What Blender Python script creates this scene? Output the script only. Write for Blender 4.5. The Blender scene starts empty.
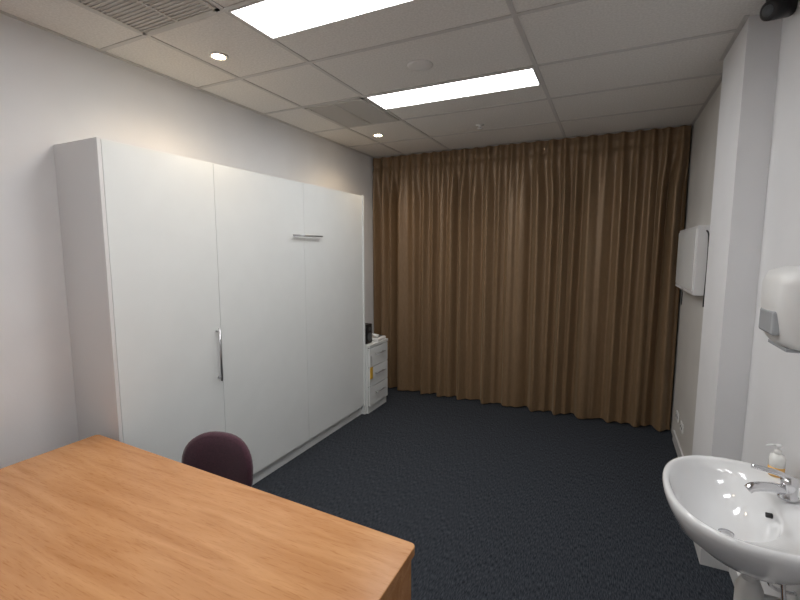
import bpy, bmesh, math, random
from mathutils import Vector, Matrix, Euler
random.seed(3)
# ---------------- parameters ----------------
CAMH=1.65
F_PX=434.6; YAW=25.8; PITCH=6.49; ROLL=0.0
XW=-2.536; XF=-2.175; YN=1.266; YR=3.682; ZT=2.174
YC=4.53; ZC=2.72
XR=0.575; XNEAR=0.64; XCOL=0.515; YCOL0=2.62; YCOL1=3.12
XA=-0.451; XB=-1.61
L1=(1.525,1.825); L2=(2.745,3.05)
YB=-1.2; YBACK=4.75
scene=bpy.context.scene
scene.view_settings.view_transform='Standard'

# ---------------- materials ----------------
def mat(name,col,rough=0.5,metal=0,noise=None,bump=None,sheen=0,emis=None,strength=0,spec=None,coat=0,trans=0):
    m=bpy.data.materials.new(name); m.use_nodes=True
    nt=m.node_tree; b=nt.nodes['Principled BSDF']
    b.inputs['Base Color'].default_value=(*col,1); b.inputs['Roughness'].default_value=rough
    b.inputs['Metallic'].default_value=metal
    if sheen: b.inputs['Sheen Weight'].default_value=sheen
    if coat: b.inputs['Coat Weight'].default_value=coat
    if trans: b.inputs['Transmission Weight'].default_value=trans
    if spec is not None: b.inputs['Specular IOR Level'].default_value=spec
    if emis: b.inputs['Emission Color'].default_value=(*emis,1); b.inputs['Emission Strength'].default_value=strength
    tc=nt.nodes.new('ShaderNodeTexCoord')
    mp=nt.nodes.new('ShaderNodeMapping'); nt.links.new(tc.outputs['Object'],mp.inputs[0])
    if noise:
        col2,scale,sc,detail=noise
        mp.inputs['Scale'].default_value=sc
        n=nt.nodes.new('ShaderNodeTexNoise'); n.inputs['Scale'].default_value=scale; n.inputs['Detail'].default_value=detail
        nt.links.new(mp.outputs[0],n.inputs['Vector'])
        r=nt.nodes.new('ShaderNodeValToRGB'); r.color_ramp.elements[0].position=0.35; r.color_ramp.elements[1].position=0.65
        r.color_ramp.elements[0].color=(*col,1); r.color_ramp.elements[1].color=(*col2,1)
        nt.links.new(n.outputs['Fac'],r.inputs[0]); nt.links.new(r.outputs[0],b.inputs['Base Color'])
    if bump:
        bs,bst,bsc=bump
        mp2=nt.nodes.new('ShaderNodeMapping'); nt.links.new(tc.outputs['Object'],mp2.inputs[0]); mp2.inputs['Scale'].default_value=bsc
        n2=nt.nodes.new('ShaderNodeTexNoise'); n2.inputs['Scale'].default_value=bs; n2.inputs['Detail'].default_value=3
        nt.links.new(mp2.outputs[0],n2.inputs['Vector'])
        bp=nt.nodes.new('ShaderNodeBump'); bp.inputs['Strength'].default_value=bst; bp.inputs['Distance'].default_value=0.004
        nt.links.new(n2.outputs['Fac'],bp.inputs['Height']); nt.links.new(bp.outputs[0],b.inputs['Normal'])
    return m
M_wall=mat('wall_paint',(.77,.77,.78),.7,noise=((.80,.80,.81),3,(1,1,1),2),bump=(60,.1,(1,1,1)))
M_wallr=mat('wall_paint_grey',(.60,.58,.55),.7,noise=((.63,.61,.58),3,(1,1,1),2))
M_ceil=mat('ceiling_tile',(.74,.715,.68),.9,noise=((.84,.815,.78),90,(1,1,1),4),bump=(120,.3,(1,1,1)))
M_grid=mat('ceiling_tbar',(.62,.60,.58),.5)
M_carpet=mat('carpet',(.016,.019,.025),.95,noise=((.060,.068,.082),110,(2.0,.3,1),8),bump=(220,.9,(1,.4,1)),spec=.1)
M_skirt=mat('skirting',(.62,.62,.62),.5)
M_lam=mat('white_laminate',(.76,.785,.78),.35,noise=((.775,.80,.795),6,(1,1,1),2))
M_lamedge=mat('white_laminate_side',(.74,.73,.73),.4)
M_dark=mat('dark_gap',(.03,.03,.03),.8)
M_chrome=mat('chrome',(.75,.75,.77),.12,1)
M_steel=mat('satin_steel',(.5,.5,.52),.3,1)
M_ceramic=mat('ceramic',(.84,.85,.86),.08,coat=.5)
M_plastic=mat('white_plastic',(.78,.78,.77),.35)
M_greyplastic=mat('grey_plastic',(.10,.11,.12),.3)
M_window=mat('smoky_plastic_window',(.42,.44,.46),.2)
M_black=mat('black_plastic',(.012,.012,.014),.35)
M_cloth=mat('plum_fabric',(.045,.012,.025),.9,noise=((.075,.022,.04),150,(1,1,1),4),bump=(300,.4,(1,1,1)),sheen=.3)
M_panel=mat('troffer_diffuser',(.9,.9,.9),.5,emis=(.99,.99,.99),strength=16.5)
M_down=mat('downlight_lamp',(1,.9,.75),.5,emis=(1,.80,.52),strength=40)
M_trimw=mat('white_metal',(.8,.79,.77),.4)
M_vent=mat('vent_metal',(.60,.58,.55),.6)
M_yellow=mat('yellow_plastic',(.75,.45,.05),.5)
M_orange=mat('orange_soap',(.85,.50,.16),.2)
M_clear=mat('soap_bottle_plastic',(.85,.85,.82),.15)
def wood():
    m=bpy.data.materials.new('beech_laminate'); m.use_nodes=True; nt=m.node_tree; b=nt.nodes['Principled BSDF']
    tc=nt.nodes.new('ShaderNodeTexCoord'); mp=nt.nodes.new('ShaderNodeMapping'); mp.inputs['Scale'].default_value=(.8,8,8)
    nt.links.new(tc.outputs['Object'],mp.inputs[0])
    n=nt.nodes.new('ShaderNodeTexNoise'); n.inputs['Scale'].default_value=2.4; n.inputs['Detail'].default_value=6; n.inputs['Distortion'].default_value=.9
    nt.links.new(mp.outputs[0],n.inputs['Vector'])
    r=nt.nodes.new('ShaderNodeValToRGB'); e=r.color_ramp.elements
    e[0].position=.3; e[0].color=(.46,.205,.074,1); e[1].position=.68; e[1].color=(.60,.305,.128,1)
    nt.links.new(n.outputs['Fac'],r.inputs[0])
    mp2=nt.nodes.new('ShaderNodeMapping'); mp2.inputs['Scale'].default_value=(14,150,150); nt.links.new(tc.outputs['Object'],mp2.inputs[0])
    n2=nt.nodes.new('ShaderNodeTexNoise'); n2.inputs['Scale'].default_value=1.5; n2.inputs['Detail'].default_value=2; nt.links.new(mp2.outputs[0],n2.inputs['Vector'])
    r2=nt.nodes.new('ShaderNodeValToRGB'); r2.color_ramp.elements[0].position=.55; r2.color_ramp.elements[1].position=.75
    r2.color_ramp.elements[0].color=(1,1,1,1); r2.color_ramp.elements[1].color=(.84,.75,.66,1)
    nt.links.new(n2.outputs['Fac'],r2.inputs[0])
    mx=nt.nodes.new('ShaderNodeMixRGB'); mx.blend_type='MULTIPLY'; mx.inputs[0].default_value=1
    nt.links.new(r.outputs[0],mx.inputs[1]); nt.links.new(r2.outputs[0],mx.inputs[2]); nt.links.new(mx.outputs[0],b.inputs['Base Color'])
    b.inputs['Roughness'].default_value=.27
    return m
M_wood=wood()
M_curt=mat('curtain_fabric',(.215,.136,.072),.40,metal=.25,noise=((.24,.153,.083),60,(1,1,.3),3),bump=(300,.15,(1,1,.2)),sheen=.15,spec=.6)
M_curt.node_tree.nodes['Principled BSDF'].inputs['Sheen Tint'].default_value=(1,.85,.6,1)

# ---------------- builder ----------------
class B:
    def __init__(s,name,mats): s.name=name; s.mats=mats; s.bm=bmesh.new()
    def merge(s,t,m=0,smooth=False,mtx=None):
        if mtx is not None: t.transform(mtx)
        bmesh.ops.recalc_face_normals(t,faces=t.faces)
        for f in t.faces: f.material_index=m; f.smooth=smooth
        me=bpy.data.meshes.new('tmp'); t.to_mesh(me); t.free(); s.bm.from_mesh(me); bpy.data.meshes.remove(me); return s
    def box(s,lo,hi,m=0,bev=0,mtx=None,seg=2,smooth=False):
        t=bmesh.new(); bmesh.ops.create_cube(t,size=1)
        for v in t.verts:
            v.co=Vector([(lo[i]+hi[i])/2+v.co[i]*(hi[i]-lo[i]) for i in range(3)])
        if bev: bmesh.ops.bevel(t,geom=t.edges[:],offset=bev,segments=seg,profile=.5,affect='EDGES')
        return s.merge(t,m,smooth,mtx)
    def prism(s,pts,z0,z1,m=0,bev=0,mtx=None):
        t=bmesh.new(); a=[t.verts.new((p[0],p[1],z0)) for p in pts]; b=[t.verts.new((p[0],p[1],z1)) for p in pts]
        t.faces.new(a); t.faces.new(b); n=len(pts)
        for i in range(n): t.faces.new((a[i],a[(i+1)%n],b[(i+1)%n],b[i]))
        if bev:
            bmesh.ops.recalc_face_normals(t,faces=t.faces)
            es=[e for e in t.edges if abs(e.verts[0].co.z-e.verts[1].co.z)<1e-6]
            bmesh.ops.bevel(t,geom=es,offset=bev,segments=2,profile=.5,affect='EDGES')
        return s.merge(t,m,False,mtx)
    def loft(s,rings,m=0,cap0=True,cap1=True,smooth=True,mtx=None):
        t=bmesh.new(); R=[[t.verts.new(p) for p in r] for r in rings]; n=len(R[0])
        for a,b in zip(R,R[1:]):
            for i in range(n): t.faces.new((a[i],a[(i+1)%n],b[(i+1)%n],b[i]))
        if cap0: t.faces.new(R[0])
        if cap1: t.faces.new(R[-1])
        return s.merge(t,m,smooth,mtx)
    def lathe(s,prof,c,m=0,n=32,axis='Z',smooth=True):
        rings=[]
        for r,h in prof:
            ring=[]
            for i in range(n):
                a=2*math.pi*i/n; p=(r*math.cos(a),r*math.sin(a),h)
                if axis=='X': p=(p[2],p[0],p[1])
                if axis=='Y': p=(p[0],p[2],p[1])
                ring.append((c[0]+p[0],c[1]+p[1],c[2]+p[2]))
            rings.append(ring)
        return s.loft(rings,m,True,True,smooth)
    def tube(s,path,r,m=0,n=10,sub=6):
        P=[Vector(p) for p in path]
        if len(P)>2 and sub>1:
            Q=[]
            for i in range(len(P)-1):
                p0=P[max(i-1,0)];p1=P[i];p2=P[i+1];p3=P[min(i+2,len(P)-1)]
                for k in range(sub):
                    t=k/sub
                    Q.append(.5*((2*p1)+(p2-p0)*t+(2*p0-5*p1+4*p2-p3)*t*t+(3*p1-p0-3*p2+p3)*t**3))
            Q.append(P[-1]); P=Q
        rings=[]; up=None
        for i,p in enumerate(P):
            d=(P[min(i+1,len(P)-1)]-P[max(i-1,0)]).normalized()
            if up is None:
                up=Vector((0,0,1)) if abs(d.z)<.9 else Vector((1,0,0))
            x=d.cross(up).normalized(); y=x.cross(d).normalized(); up=y
            rr=r(i/(len(P)-1)) if callable(r) else r
            rings.append([p+rr*(math.cos(2*math.pi*k/n)*x+math.sin(2*math.pi*k/n)*y) for k in range(n)])
        return s.loft(rings,m)
    def done(s):
        xs=[v.co for v in s.bm.verts]
        lo=[min(c[i] for c in xs) for i in range(3)]; hi=[max(c[i] for c in xs) for i in range(3)]
        c=Vector([(lo[0]+hi[0])/2,(lo[1]+hi[1])/2,lo[2]])
        bmesh.ops.translate(s.bm,verts=s.bm.verts,vec=-c)
        me=bpy.data.meshes.new(s.name); s.bm.to_mesh(me); s.bm.free()
        for m in s.mats: me.materials.append(m)
        o=bpy.data.objects.new(s.name,me); o.location=c; scene.collection.objects.link(o); return o

# ---------------- room shell ----------------
T=.1
B('floor',[M_carpet]).box((XW-T,YB-T,-.1),(XNEAR+T,YBACK+T,0)).done()
B('ceiling',[M_ceil]).box((XW-T,YB-T,ZC),(XNEAR+T,YBACK+T,ZC+.1)).done()
B('wall_left',[M_wall]).box((XW-T,YB,0),(XW,YBACK,ZC)).done()
B('wall_back',[M_wall]).box((XW-T,YBACK,0),(XNEAR+T,YBACK+T,ZC)).done()
B('wall_front',[M_wall]).box((XW-T,YB-T,0),(XNEAR+T,YB,ZC)).done()
B('wall_right',[M_wall]).box((XNEAR,YB,0),(XNEAR+T,YCOL0,ZC),0).done()
B('wall_right_column',[M_wall]).box((XCOL,YCOL0,0),(XNEAR+T,YCOL1,ZC),0).done()
B('wall_right_far',[M_wallr]).box((XR,YCOL1,0),(XNEAR+T,YBACK,ZC),0).done()
B('baseboard_left',[M_skirt]).box((XW,YB,0),(XW+.012,YN-.01,.09)).done()
b=B('baseboard_right',[M_skirt])
b.box((XNEAR-.012,YB,0),(XNEAR,YCOL0-.012,.09))
b.box((XCOL-.012,YCOL0-.012,0),(XNEAR,YCOL0,.09))
b.box((XCOL-.012,YCOL0,0),(XCOL,YCOL1,.09))
b.box((XR-.012,YCOL1,0),(XR,YC-.2,.09))
b.done()
# ceiling grid
g=B('trim_1',[M_grid]); zb=ZC-.004; hw=.012
P=.61
ys=[L1[0]-P*4+P*i for i in range(0,10)]
ys=[y for y in ys if YB<y<YC-.05]
XL=-2.145
for x in (XL,XB,XA):
    g.box((x-hw,YB,zb),(x+hw,YBACK-.1,ZC))
for y in ys:
    g.box((XW,y-hw,zb-.0005),(XNEAR if y<YCOL0 else XR,y+hw,ZC))
g.box((XW,YB,zb-.001),(XW+.02,YBACK-.1,ZC))
g.box((XNEAR-.02,YB,zb-.001),(XNEAR,YCOL0,ZC)); g.box((XCOL-.02,YCOL0-.02,zb-.001),(XCOL,YCOL1,ZC)); g.box((XR-.02,YCOL1,zb-.001),(XR,YBACK-.1,ZC))
g.done()
# troffers
for (a,c) in (L1,L2,(L1[0]-2*P,L1[0]-2*P+.3)):  # last troffer is unseen, added out of frame to light the desk
    o=B('fluorescent_ceiling_light',[M_trimw,M_panel])
    z0=ZC-.008
    o.box((XB+.013,a+.012,z0),(XA-.013,a+.02,ZC)); o.box((XB+.013,c-.012,z0),(XA-.013,c,ZC))
    o.box((XB+.013,a+.02,z0),(XB+.022,c-.012,ZC)); o.box((XA-.022,a+.02,z0),(XA-.013,c-.012,ZC))
    o.box((XB+.022,a+.02,ZC-.004),(XA-.022,c-.012,ZC),1)
    o.done()
# downlights
for (x,y) in ((-2.01,1.85),(-2.01,3.69)):
    o=B('recessed_downlight',[M_trimw,M_down])
    o.lathe([(.034,ZC-.001),(.034,ZC-.005),(.048,ZC-.008),(.052,ZC-.004),(.052,ZC-.0005)],(x,y,0),0)
    o.lathe([(.033,ZC-.001),(.033,ZC-.006),(.015,ZC-.010),(.001,ZC-.011)],(x,y,0),1)
    o.done()
    l=bpy.data.lights.new('downlight_spot','SPOT'); l.energy=14; l.color=(1,.74,.46); l.spot_size=math.radians(155); l.spot_blend=1.0; l.shadow_soft_size=.06
    lo=bpy.data.objects.new('downlight_spot',l); lo.location=(x,y,ZC-.075); scene.collection.objects.link(lo)
# vents
for (y0,y1) in ((L1[0]-P,L1[0]),(L1[0]+2*P,L1[0]+3*P)):
    o=B('ceiling_air_vent',[M_vent,M_trimw])
    x0,x1=XL+.013,XB-.013; ya,yb=y0+.013,y1-.013
    o.box((x0,ya,ZC-.004),(x1,yb,ZC),0)
    o.box((x0,ya,ZC-.010),(x0+.02,yb,ZC-.004),0); o.box((x1-.02,ya,ZC-.010),(x1,yb,ZC-.004),0)
    o.box((x0,ya,ZC-.010),(x1,ya+.02,ZC-.004),0); o.box((x0,yb-.02,ZC-.010),(x1,yb,ZC-.004),0)
    nsl=26
    for i in range(nsl):
        yy=ya+.03+(yb-ya-.06)*i/(nsl-1)
        o.box((x0+.02,yy-.004,ZC-.009),(x1-.02,yy+.004,ZC-.004),0)
    o.box(((x0+x1)/2-.006,ya+.02,ZC-.010),((x0+x1)/2+.006,yb-.02,ZC-.004),0)
    o.done()
B('smoke_detector',[M_trimw]).lathe([(.075,ZC-.0005),(.075,ZC-.004),(.06,ZC-.009),(.02,ZC-.011)],(-1.053,2.445,0)).done()
B('fire_sprinkler',[M_trimw,M_chrome]).lathe([(.035,ZC-.0005),(.035,ZC-.004),(.012,ZC-.008),(.010,ZC-.03),(.022,ZC-.032),(.022,ZC-.036)],(-1.067,3.78,0)).done()

# ---------------- curtain ----------------
def curtain():
    bm=bmesh.new(); nx=1500; nz=100; x0,x1=XW+.012,XR-.015; z0,z1=.015,ZC-.012
    pitch=.122
    rnd=random.Random(11)
    comps=[(rnd.uniform(3,17),rnd.uniform(0,6.28),rnd.uniform(.3,1)) for _ in range(6)]
    def rough(x,s): return sum(a*math.sin(w*x+p+s*.4) for w,p,a in comps)/3
    rows=[]
    for j in range(nz+1):
        z=z0+(z1-z0)*j/nz; row=[]; d=(z1-z)
        k=min(1,max(0,(d-.12)/.45)); k=k*k*(3-2*k)
        low=d/(z1-z0)
        for i in range(nx+1):
            x=x0+(x1-x0)*i/nx
            ph=2*math.pi*(x-x0)/pitch
            q=rough(x,low)
            top=.034*(.5+.5*math.cos(ph+.9*q))**1.6
            ph2=ph+.9*q+k*(1.0*q+.5*math.sin(2.7*x+.7*low))
            w2=min(1,low*1.2)
            a1=.038*(1-.30*w2)*(1+.6*rough(x*1.7+3,low))
            a2=(.008+.030*w2)*(1+.5*rough(x*1.3+8,low))
            s_=math.sin(ph2*.5+.8+.3*q); s_=math.copysign(abs(s_)**.8,s_)
            body=-a1*math.cos(ph2)+a2*s_+.010*w2*math.sin(ph2/3+1)+.004*math.sin(ph2*2+q)
            y=YC+(1-k)*(.012-top)+k*body-.02*low
            y+=.016*math.exp(-((d-.115)/.016)**2)
            row.append(bm.verts.new((x,y,z)))
        rows.append(row)
    for a,b in zip(rows,rows[1:]):
        for i in range(nx):
            f=bm.faces.new((a[i],a[i+1],b[i+1],b[i])); f.smooth=True
    me=bpy.data.meshes.new('curtain'); bm.to_mesh(me); bm.free(); me.materials.append(M_curt)
    o=bpy.data.objects.new('curtain',me); scene.collection.objects.link(o)
curtain()
B('curtain_track',[M_trimw]).box((XW+.01,YC+.03,ZC-.03),(XR-.01,YC+.055,ZC)).done()

# ---------------- wall bed / cupboard ----------------
o=B('wall_bed_cabinet',[M_lam,M_lamedge,M_dark,M_steel])
pt=.018
o.box((XW+.002,YN,0),(XF,YN+pt,ZT),1,.001)
o.box((XW+.002,YR-pt,0),(XF+.012,YR,ZT),0,.001)
o.box((XW+.002,YN+pt,ZT-pt),(XF-.02,YR-pt,ZT),0)
o.box((XW+.002,YN+pt,.0),(XF-.03,YR-pt,.10),0)
o.box((XW+.002,YN+pt,.10),(XF-.021,YR-pt,ZT-pt),2)
S1,S2=1.925,2.774
for a,c in ((YN+pt+.002,S1-.0015),(S1+.0015,S2-.001),(S2+.001,YR-pt-.003)):
    o.box((XF-.02,a,.095),(XF,c,ZT-.004),0,.001)
hy=1.889
o.tube([(XF-.002,hy,.865),(XF+.03,hy,.865)],.006,3,10); o.tube([(XF-.002,hy,1.155),(XF+.03,hy,1.155)],.006,3,10)
o.tube([(XF+.03,hy,.844),(XF+.03,hy,1.175)],.007,3,10)
zz=1.765
for y in (2.66,2.92): o.tube([(XF-.002,y,zz),(XF+.03,y,zz)],.006,3,10)
o.tube([(XF+.03,2.61,zz),(XF+.03,2.97,zz)],.007,3,10)
o.done()

# ---------------- drawer cabinet ----------------
DX=-2.125; D0,D1=YR+.012,4.09; DT=.71
o=B('bedside_drawers',[M_lam,M_dark,M_steel])
o.box((XW+.002,D0,0),(DX-.02,D1,DT-.03),0)
o.box((XW+.002,D0,DT-.028),(DX+.005,D1,DT),0,.002)
for i in range(3):
    a=.08+i*.2; o.box((DX-.019,D0+.004,a),(DX,D1-.004,a+.194),0,.0015)
    z=a+.12
    for y in (D0+.12,D1-.12): o.tube([(DX-.002,y,z),(DX+.025,y,z)],.004,2,8)
    o.tube([(DX+.025,D0+.10,z),(DX+.025,D1-.10,z)],.005,2,8)
o.box((DX-.0195,D0+.002,.07),(DX-.019,D1-.002,DT-.03),1)
o.done()
o=B('desktop_speaker',[M_black,M_greyplastic])
o.box((-2.29,D0+.03,DT),(-2.17,D0+.14,DT+.20),0,.008)
o.lathe([(.04,0),(.042,.004),(.03,.002),(.01,.006)],(-2.17,D0+.085,DT+.07),1,24,'X'); o.lathe([(.02,0),(.02,.004),(.01,.002)],(-2.17,D0+.085,DT+.15),1,24,'X')
o.done()
o=B('telephone',[M_plastic,M_greyplastic])
o.box((-2.33,D0+.19,DT),(-2.13,D0+.37,DT+.035),0,.01)
o.box((-2.30,D0+.27,DT+.035),(-2.16,D0+.35,DT+.04),1,.001)
o.tube([(-2.335,D0+.215,DT+.05),(-2.29,D0+.215,DT+.062),(-2.19,D0+.215,DT+.062),(-2.145,D0+.215,DT+.05)],lambda t:.016+.008*abs(2*t-1)**3,0,12)
o.done()
o=B('key_tag',[M_yellow,M_steel])
o.tube([(DX+.006,D0+.03,.60),(DX+.008,D0+.032,.54),(DX+.007,D0+.03,.48)],.0025,1,6)
o.box((DX+.002,D0+.005,.36),(DX+.010,D0+.055,.48),0,.003)
o.done()

# ---------------- desk ----------------
def rc(pts,ri,r,n=8):
    out=[]
    N=len(pts)
    for i,p in enumerate(pts):
        if i not in ri: out.append(p); continue
        P0=Vector(pts[i-1]);P1=Vector(p);P2=Vector(pts[(i+1)%N])
        d0=(P0-P1).normalized();d1=(P2-P1).normalized(); a=P1+d0*r;b=P1+d1*r
        for k in range(n+1):
            t=k/n; q=a*(1-t)**2+P1*2*t*(1-t)+b*t*t; out.append((q.x,q.y))
    return out
o=B('office_desk',[M_wood,M_greyplastic])
corners=[(-2.292,.36),(-.508,.36),(-.508,1.172),(-2.292,1.232)]
o.prism(rc(corners,(0,1,2,3),.022),.70,.73,0,.003)
o.box((-.534,.40,0),(-.510,1.135,.70),0,.001)
o.box((-2.28,.40,0),(-2.255,1.18,.70),0,.001)
o.box((-2.255,.75,.28),(-.534,.768,.70),0,.001)
o.done()

# ---------------- chair ----------------
def sq(c,a,bx,n,N=32):
    return [(c[0]+a*math.copysign(abs(math.cos(t))**(2/n),math.cos(t)),c[1]+bx*math.copysign(abs(math.sin(t))**(2/n),math.sin(t))) for t in [2*math.pi*i/N for i in range(N)]]
o=B('visitor_chair',[M_cloth,M_black])
CX,CY=0,0
rings=[]
for z,k in ((.42,.80),(.425,.93),(.44,1),(.47,1),(.485,.95),(.492,.8),(.494,.4)):
    rings.append([(p[0],p[1],z) for p in sq((CX,CY),.23*k,.21*k,3.5)])
o.loft(rings,0)
rings=[]
for y,k in ((-.022,.6),(-.020,.9),(-.008,1),(.010,1),(.022,.92),(.026,.6)):
    ring=[]
    for (px,pz) in sq((0,0),.205*k,.165*k,2.5,40):
        ring.append((CX+px,CY+.225+y-.9*px*px+.10*(pz),.590+pz))
    rings.append(ring)
o.loft(rings,0)
for s_ in (-1,1):
    o.tube([(CX+s_*.19,CY-.17,0),(CX+s_*.19,CY-.16,.40),(CX+s_*.19,CY-.12,.41),(CX+s_*.19,CY+.15,.41),(CX+s_*.19,CY+.17,.39),(CX+s_*.20,CY+.25,0)],.011,1,10,3)
    o.tube([(CX+s_*.09,CY+.05,.413),(CX+s_*.09,CY+.20,.41),(CX+s_*.09,CY+.255,.46),(CX+s_*.09,CY+.245,.58)],.010,1,10,6)
o.tube([(CX-.19,CY-.12,.41),(CX+.19,CY-.12,.41)],.010,1); o.tube([(CX-.19,CY+.12,.41),(CX+.19,CY+.12,.41)],.010,1)
ch=o.done()
rz=math.radians(8); off=ch.location.copy()
ch.rotation_euler=(0,0,rz)
ch.location=Vector((-1.655,1.235,0))+Matrix.Rotation(rz,4,'Z')@off

# ---------------- wash basin ----------------
SX,SY,SZ=.43,1.71,.842
def outline(kx,ky,z,shift=0,N=64):
    r=[]
    for i in range(N):
        t=2*math.pi*i/N; c,s_=math.cos(t),math.sin(t)
        n=2.0+ (2.5 if c>0 else .2)*abs(c)**.5
        x=math.copysign(abs(c)**(2/n),c); y=math.copysign(abs(s_)**(2/(2.3)),s_)
        a=(XNEAR-.003-SX) if c>0 else .225
        r.append((SX+min(shift,0.0)+(shift if c<=0 else 0)+x*a*kx,SY+y*.305*ky,z))
    return r
def bowl(cx,a,bb,z,N=64):
    return [(cx+a*math.cos(2*math.pi*i/N),SY+bb*math.sin(2*math.pi*i/N),z) for i in range(N)]
o=B('wash_basin',[M_ceramic,M_dark,M_chrome,M_plastic])
R=[bowl(.48,.06,.07,SZ-.20),bowl(.47,.12,.14,SZ-.185),bowl(.45,.16,.20,SZ-.15),outline(.90,.82,SZ-.10,.01),outline(.97,.94,SZ-.05,.003),outline(.995,.99,SZ-.025),outline(1,1,SZ-.01),outline(.99,.99,SZ),outline(.96,.965,SZ+.004),outline(.92,.93,SZ),
   bowl(.375,.150,.255,SZ-.008),bowl(.375,.140,.245,SZ-.03),bowl(.38,.125,.215,SZ-.075),bowl(.385,.095,.165,SZ-.115),bowl(.39,.055,.09,SZ-.135),bowl(.395,.022,.022,SZ-.14)]
o.loft(R,0)
o.lathe([(.022,0),(.022,.003),(.012,.001)],(.395,SY,SZ-.139),2,24)
o.lathe([(.008,-.01),(.008,.006)],(.504,SY,SZ-.045),1,16,'X')
o.lathe([(.025,-.05),(.025,.03)],(.47,SY,SZ-.24),3,20)
o.lathe([(.035,0),(.038,.02),(.038,.11),(.03,.13),(.022,.15)],(.47,SY,SZ-.42),3,24)
o.tube([(.48,SY,SZ-.34),(.58,SY,SZ-.34),(XNEAR-.002,SY,SZ-.34)],.018,3,12)
for s_ in (-.14,.14):
    o.tube([(.53,SY+s_*.3,SZ-.1),(.54,SY+s_*.6,SZ-.3),(.58,SY+s_,SZ-.38),(XNEAR-.002,SY+s_,SZ-.38)],.007,2,8)
o.done()
o=B('mixer_tap',[M_chrome])
TX,TY=.562,1.765
o.lathe([(.028,0),(.028,.006),(.023,.010),(.022,.04),(.024,.045),(.024,.062),(.017,.070),(.004,.072)],(TX,TY,SZ+.001),0,28)
o.tube([(TX-.01,TY,SZ+.024),(TX-.05,TY-.02,SZ+.036),(TX-.10,TY-.04,SZ+.036),(TX-.118,TY-.045,SZ+.024)],lambda t:.017-.003*t,0,14)
o.tube([(TX,TY,SZ+.062),(TX-.03,TY+.003,SZ+.078),(TX-.10,TY+.01,SZ+.086)],lambda t:.011-.003*t,0,12)
o.done()
o=B('soap_bottle',[M_clear,M_orange,M_plastic])
bx,by=.575,1.935
o.lathe([(.022,0),(.024,.004),(.024,.035)],(bx,by,SZ+.001),1,24)
o.lathe([(.024,0),(.024,.03),(.019,.042),(.010,.046)],(bx,by,SZ+.036),0,24)
o.lathe([(.011,0),(.011,.012),(.004,.014),(.004,.024),(.010,.026),(.010,.033),(.004,.035)],(bx,by,SZ+.082),2,16)
o.tube([(bx,by,SZ+.112),(bx-.018,by,SZ+.113),(bx-.034,by,SZ+.106)],.004,2,8)
o.done()
# ---------------- paper towel dispenser ----------------
o=B('paper_towel_dispenser',[M_plastic,M_window])
rings=[]
DY=1.86
for z,d,wk in ((1.335,.10,.9),(1.34,.125,.97),(1.36,.14,1),(1.46,.16,1),(1.54,.16,1),(1.58,.145,.97),(1.598,.10,.9)):
    ring=[]
    for i in range(33):
        t=math.pi*i/32
        ring.append((XNEAR-.001-d*math.sin(t)**.45,DY-.135*wk*math.copysign(abs(math.cos(t))**.6,math.cos(t)),z))
    rings.append(ring)
o.loft(rings,0)
o.box((XNEAR-.161,DY-.085,1.375),(XNEAR-.135,DY+.055,1.455),1,.008)
o.box((XNEAR-.12,DY-.09,1.325),(XNEAR-.05,DY+.09,1.337),1,.002)
o.done()
# ---------------- wall light box ----------------
o=B('xray_light_box',[M_plastic,M_lamedge,M_black])
o.box((XR-.068,3.46,1.35),(XR-.001,4.33,1.815),1,.004)
o.box((XR-.076,3.48,1.38),(XR-.068,4.31,1.795),0,.003)
o.box((XR-.074,3.47,1.355),(XR-.068,4.32,1.375),1)
o.tube([(XR-.02,3.462,1.78),(XR-.012,3.43,1.74),(XR-.010,3.42,1.55),(XR-.012,3.425,1.36),(XR-.010,3.44,1.28)],.005,2,8)
o.tube([(XR-.05,4.1,1.35),(XR-.05,4.09,1.27),(XR-.05,4.1,1.22)],.004,2,8)
o.done()
for y,z in ((4.20,.26),(3.95,.26)):
    o=B('power_outlet',[M_plastic,M_dark])
    o.box((XR-.010,y-.058,z-.036),(XR-.0005,y+.058,z+.036),0,.003)
    for s_ in (-1,1): o.box((XR-.011,y+s_*.028-.008,z-.012),(XR-.0098,y+s_*.028+.008,z+.006),1)
    o.done()
# ---------------- security camera ----------------
o=B('security_camera',[M_black,M_greyplastic])
c=(.585,2.44)
o.lathe([(.05,ZC-.001),(.05,ZC-.02),(.017,ZC-.025),(.017,ZC-.05)],(c[0],c[1],0),0,24)
d=Vector((-.75,-.6,-.25)).normalized()
p=Vector((c[0],c[1],ZC-.065))
o.tube([p-d*.05,p-d*.045,p+d*.060,p+d*.065],lambda t:.038 if .02<t<.98 else .030,0,20,1)
o.tube([p+d*.063,p+d*.070],.022,1,16,1)
o.done()

# ---------------- world & camera ----------------
wd=bpy.data.worlds.new('World'); scene.world=wd; wd.use_nodes=True
wd.node_tree.nodes['Background'].inputs[0].default_value=(.5,.5,.55,1); wd.node_tree.nodes['Background'].inputs[1].default_value=.2
cam=bpy.data.cameras.new('camera'); co=bpy.data.objects.new('camera',cam); scene.collection.objects.link(co)
cam.sensor_width=36; cam.lens=F_PX/800*36; cam.clip_start=.02
co.location=(0,0,CAMH); co.rotation_euler=(math.radians(90-PITCH),math.radians(ROLL),math.radians(YAW))
scene.camera=co
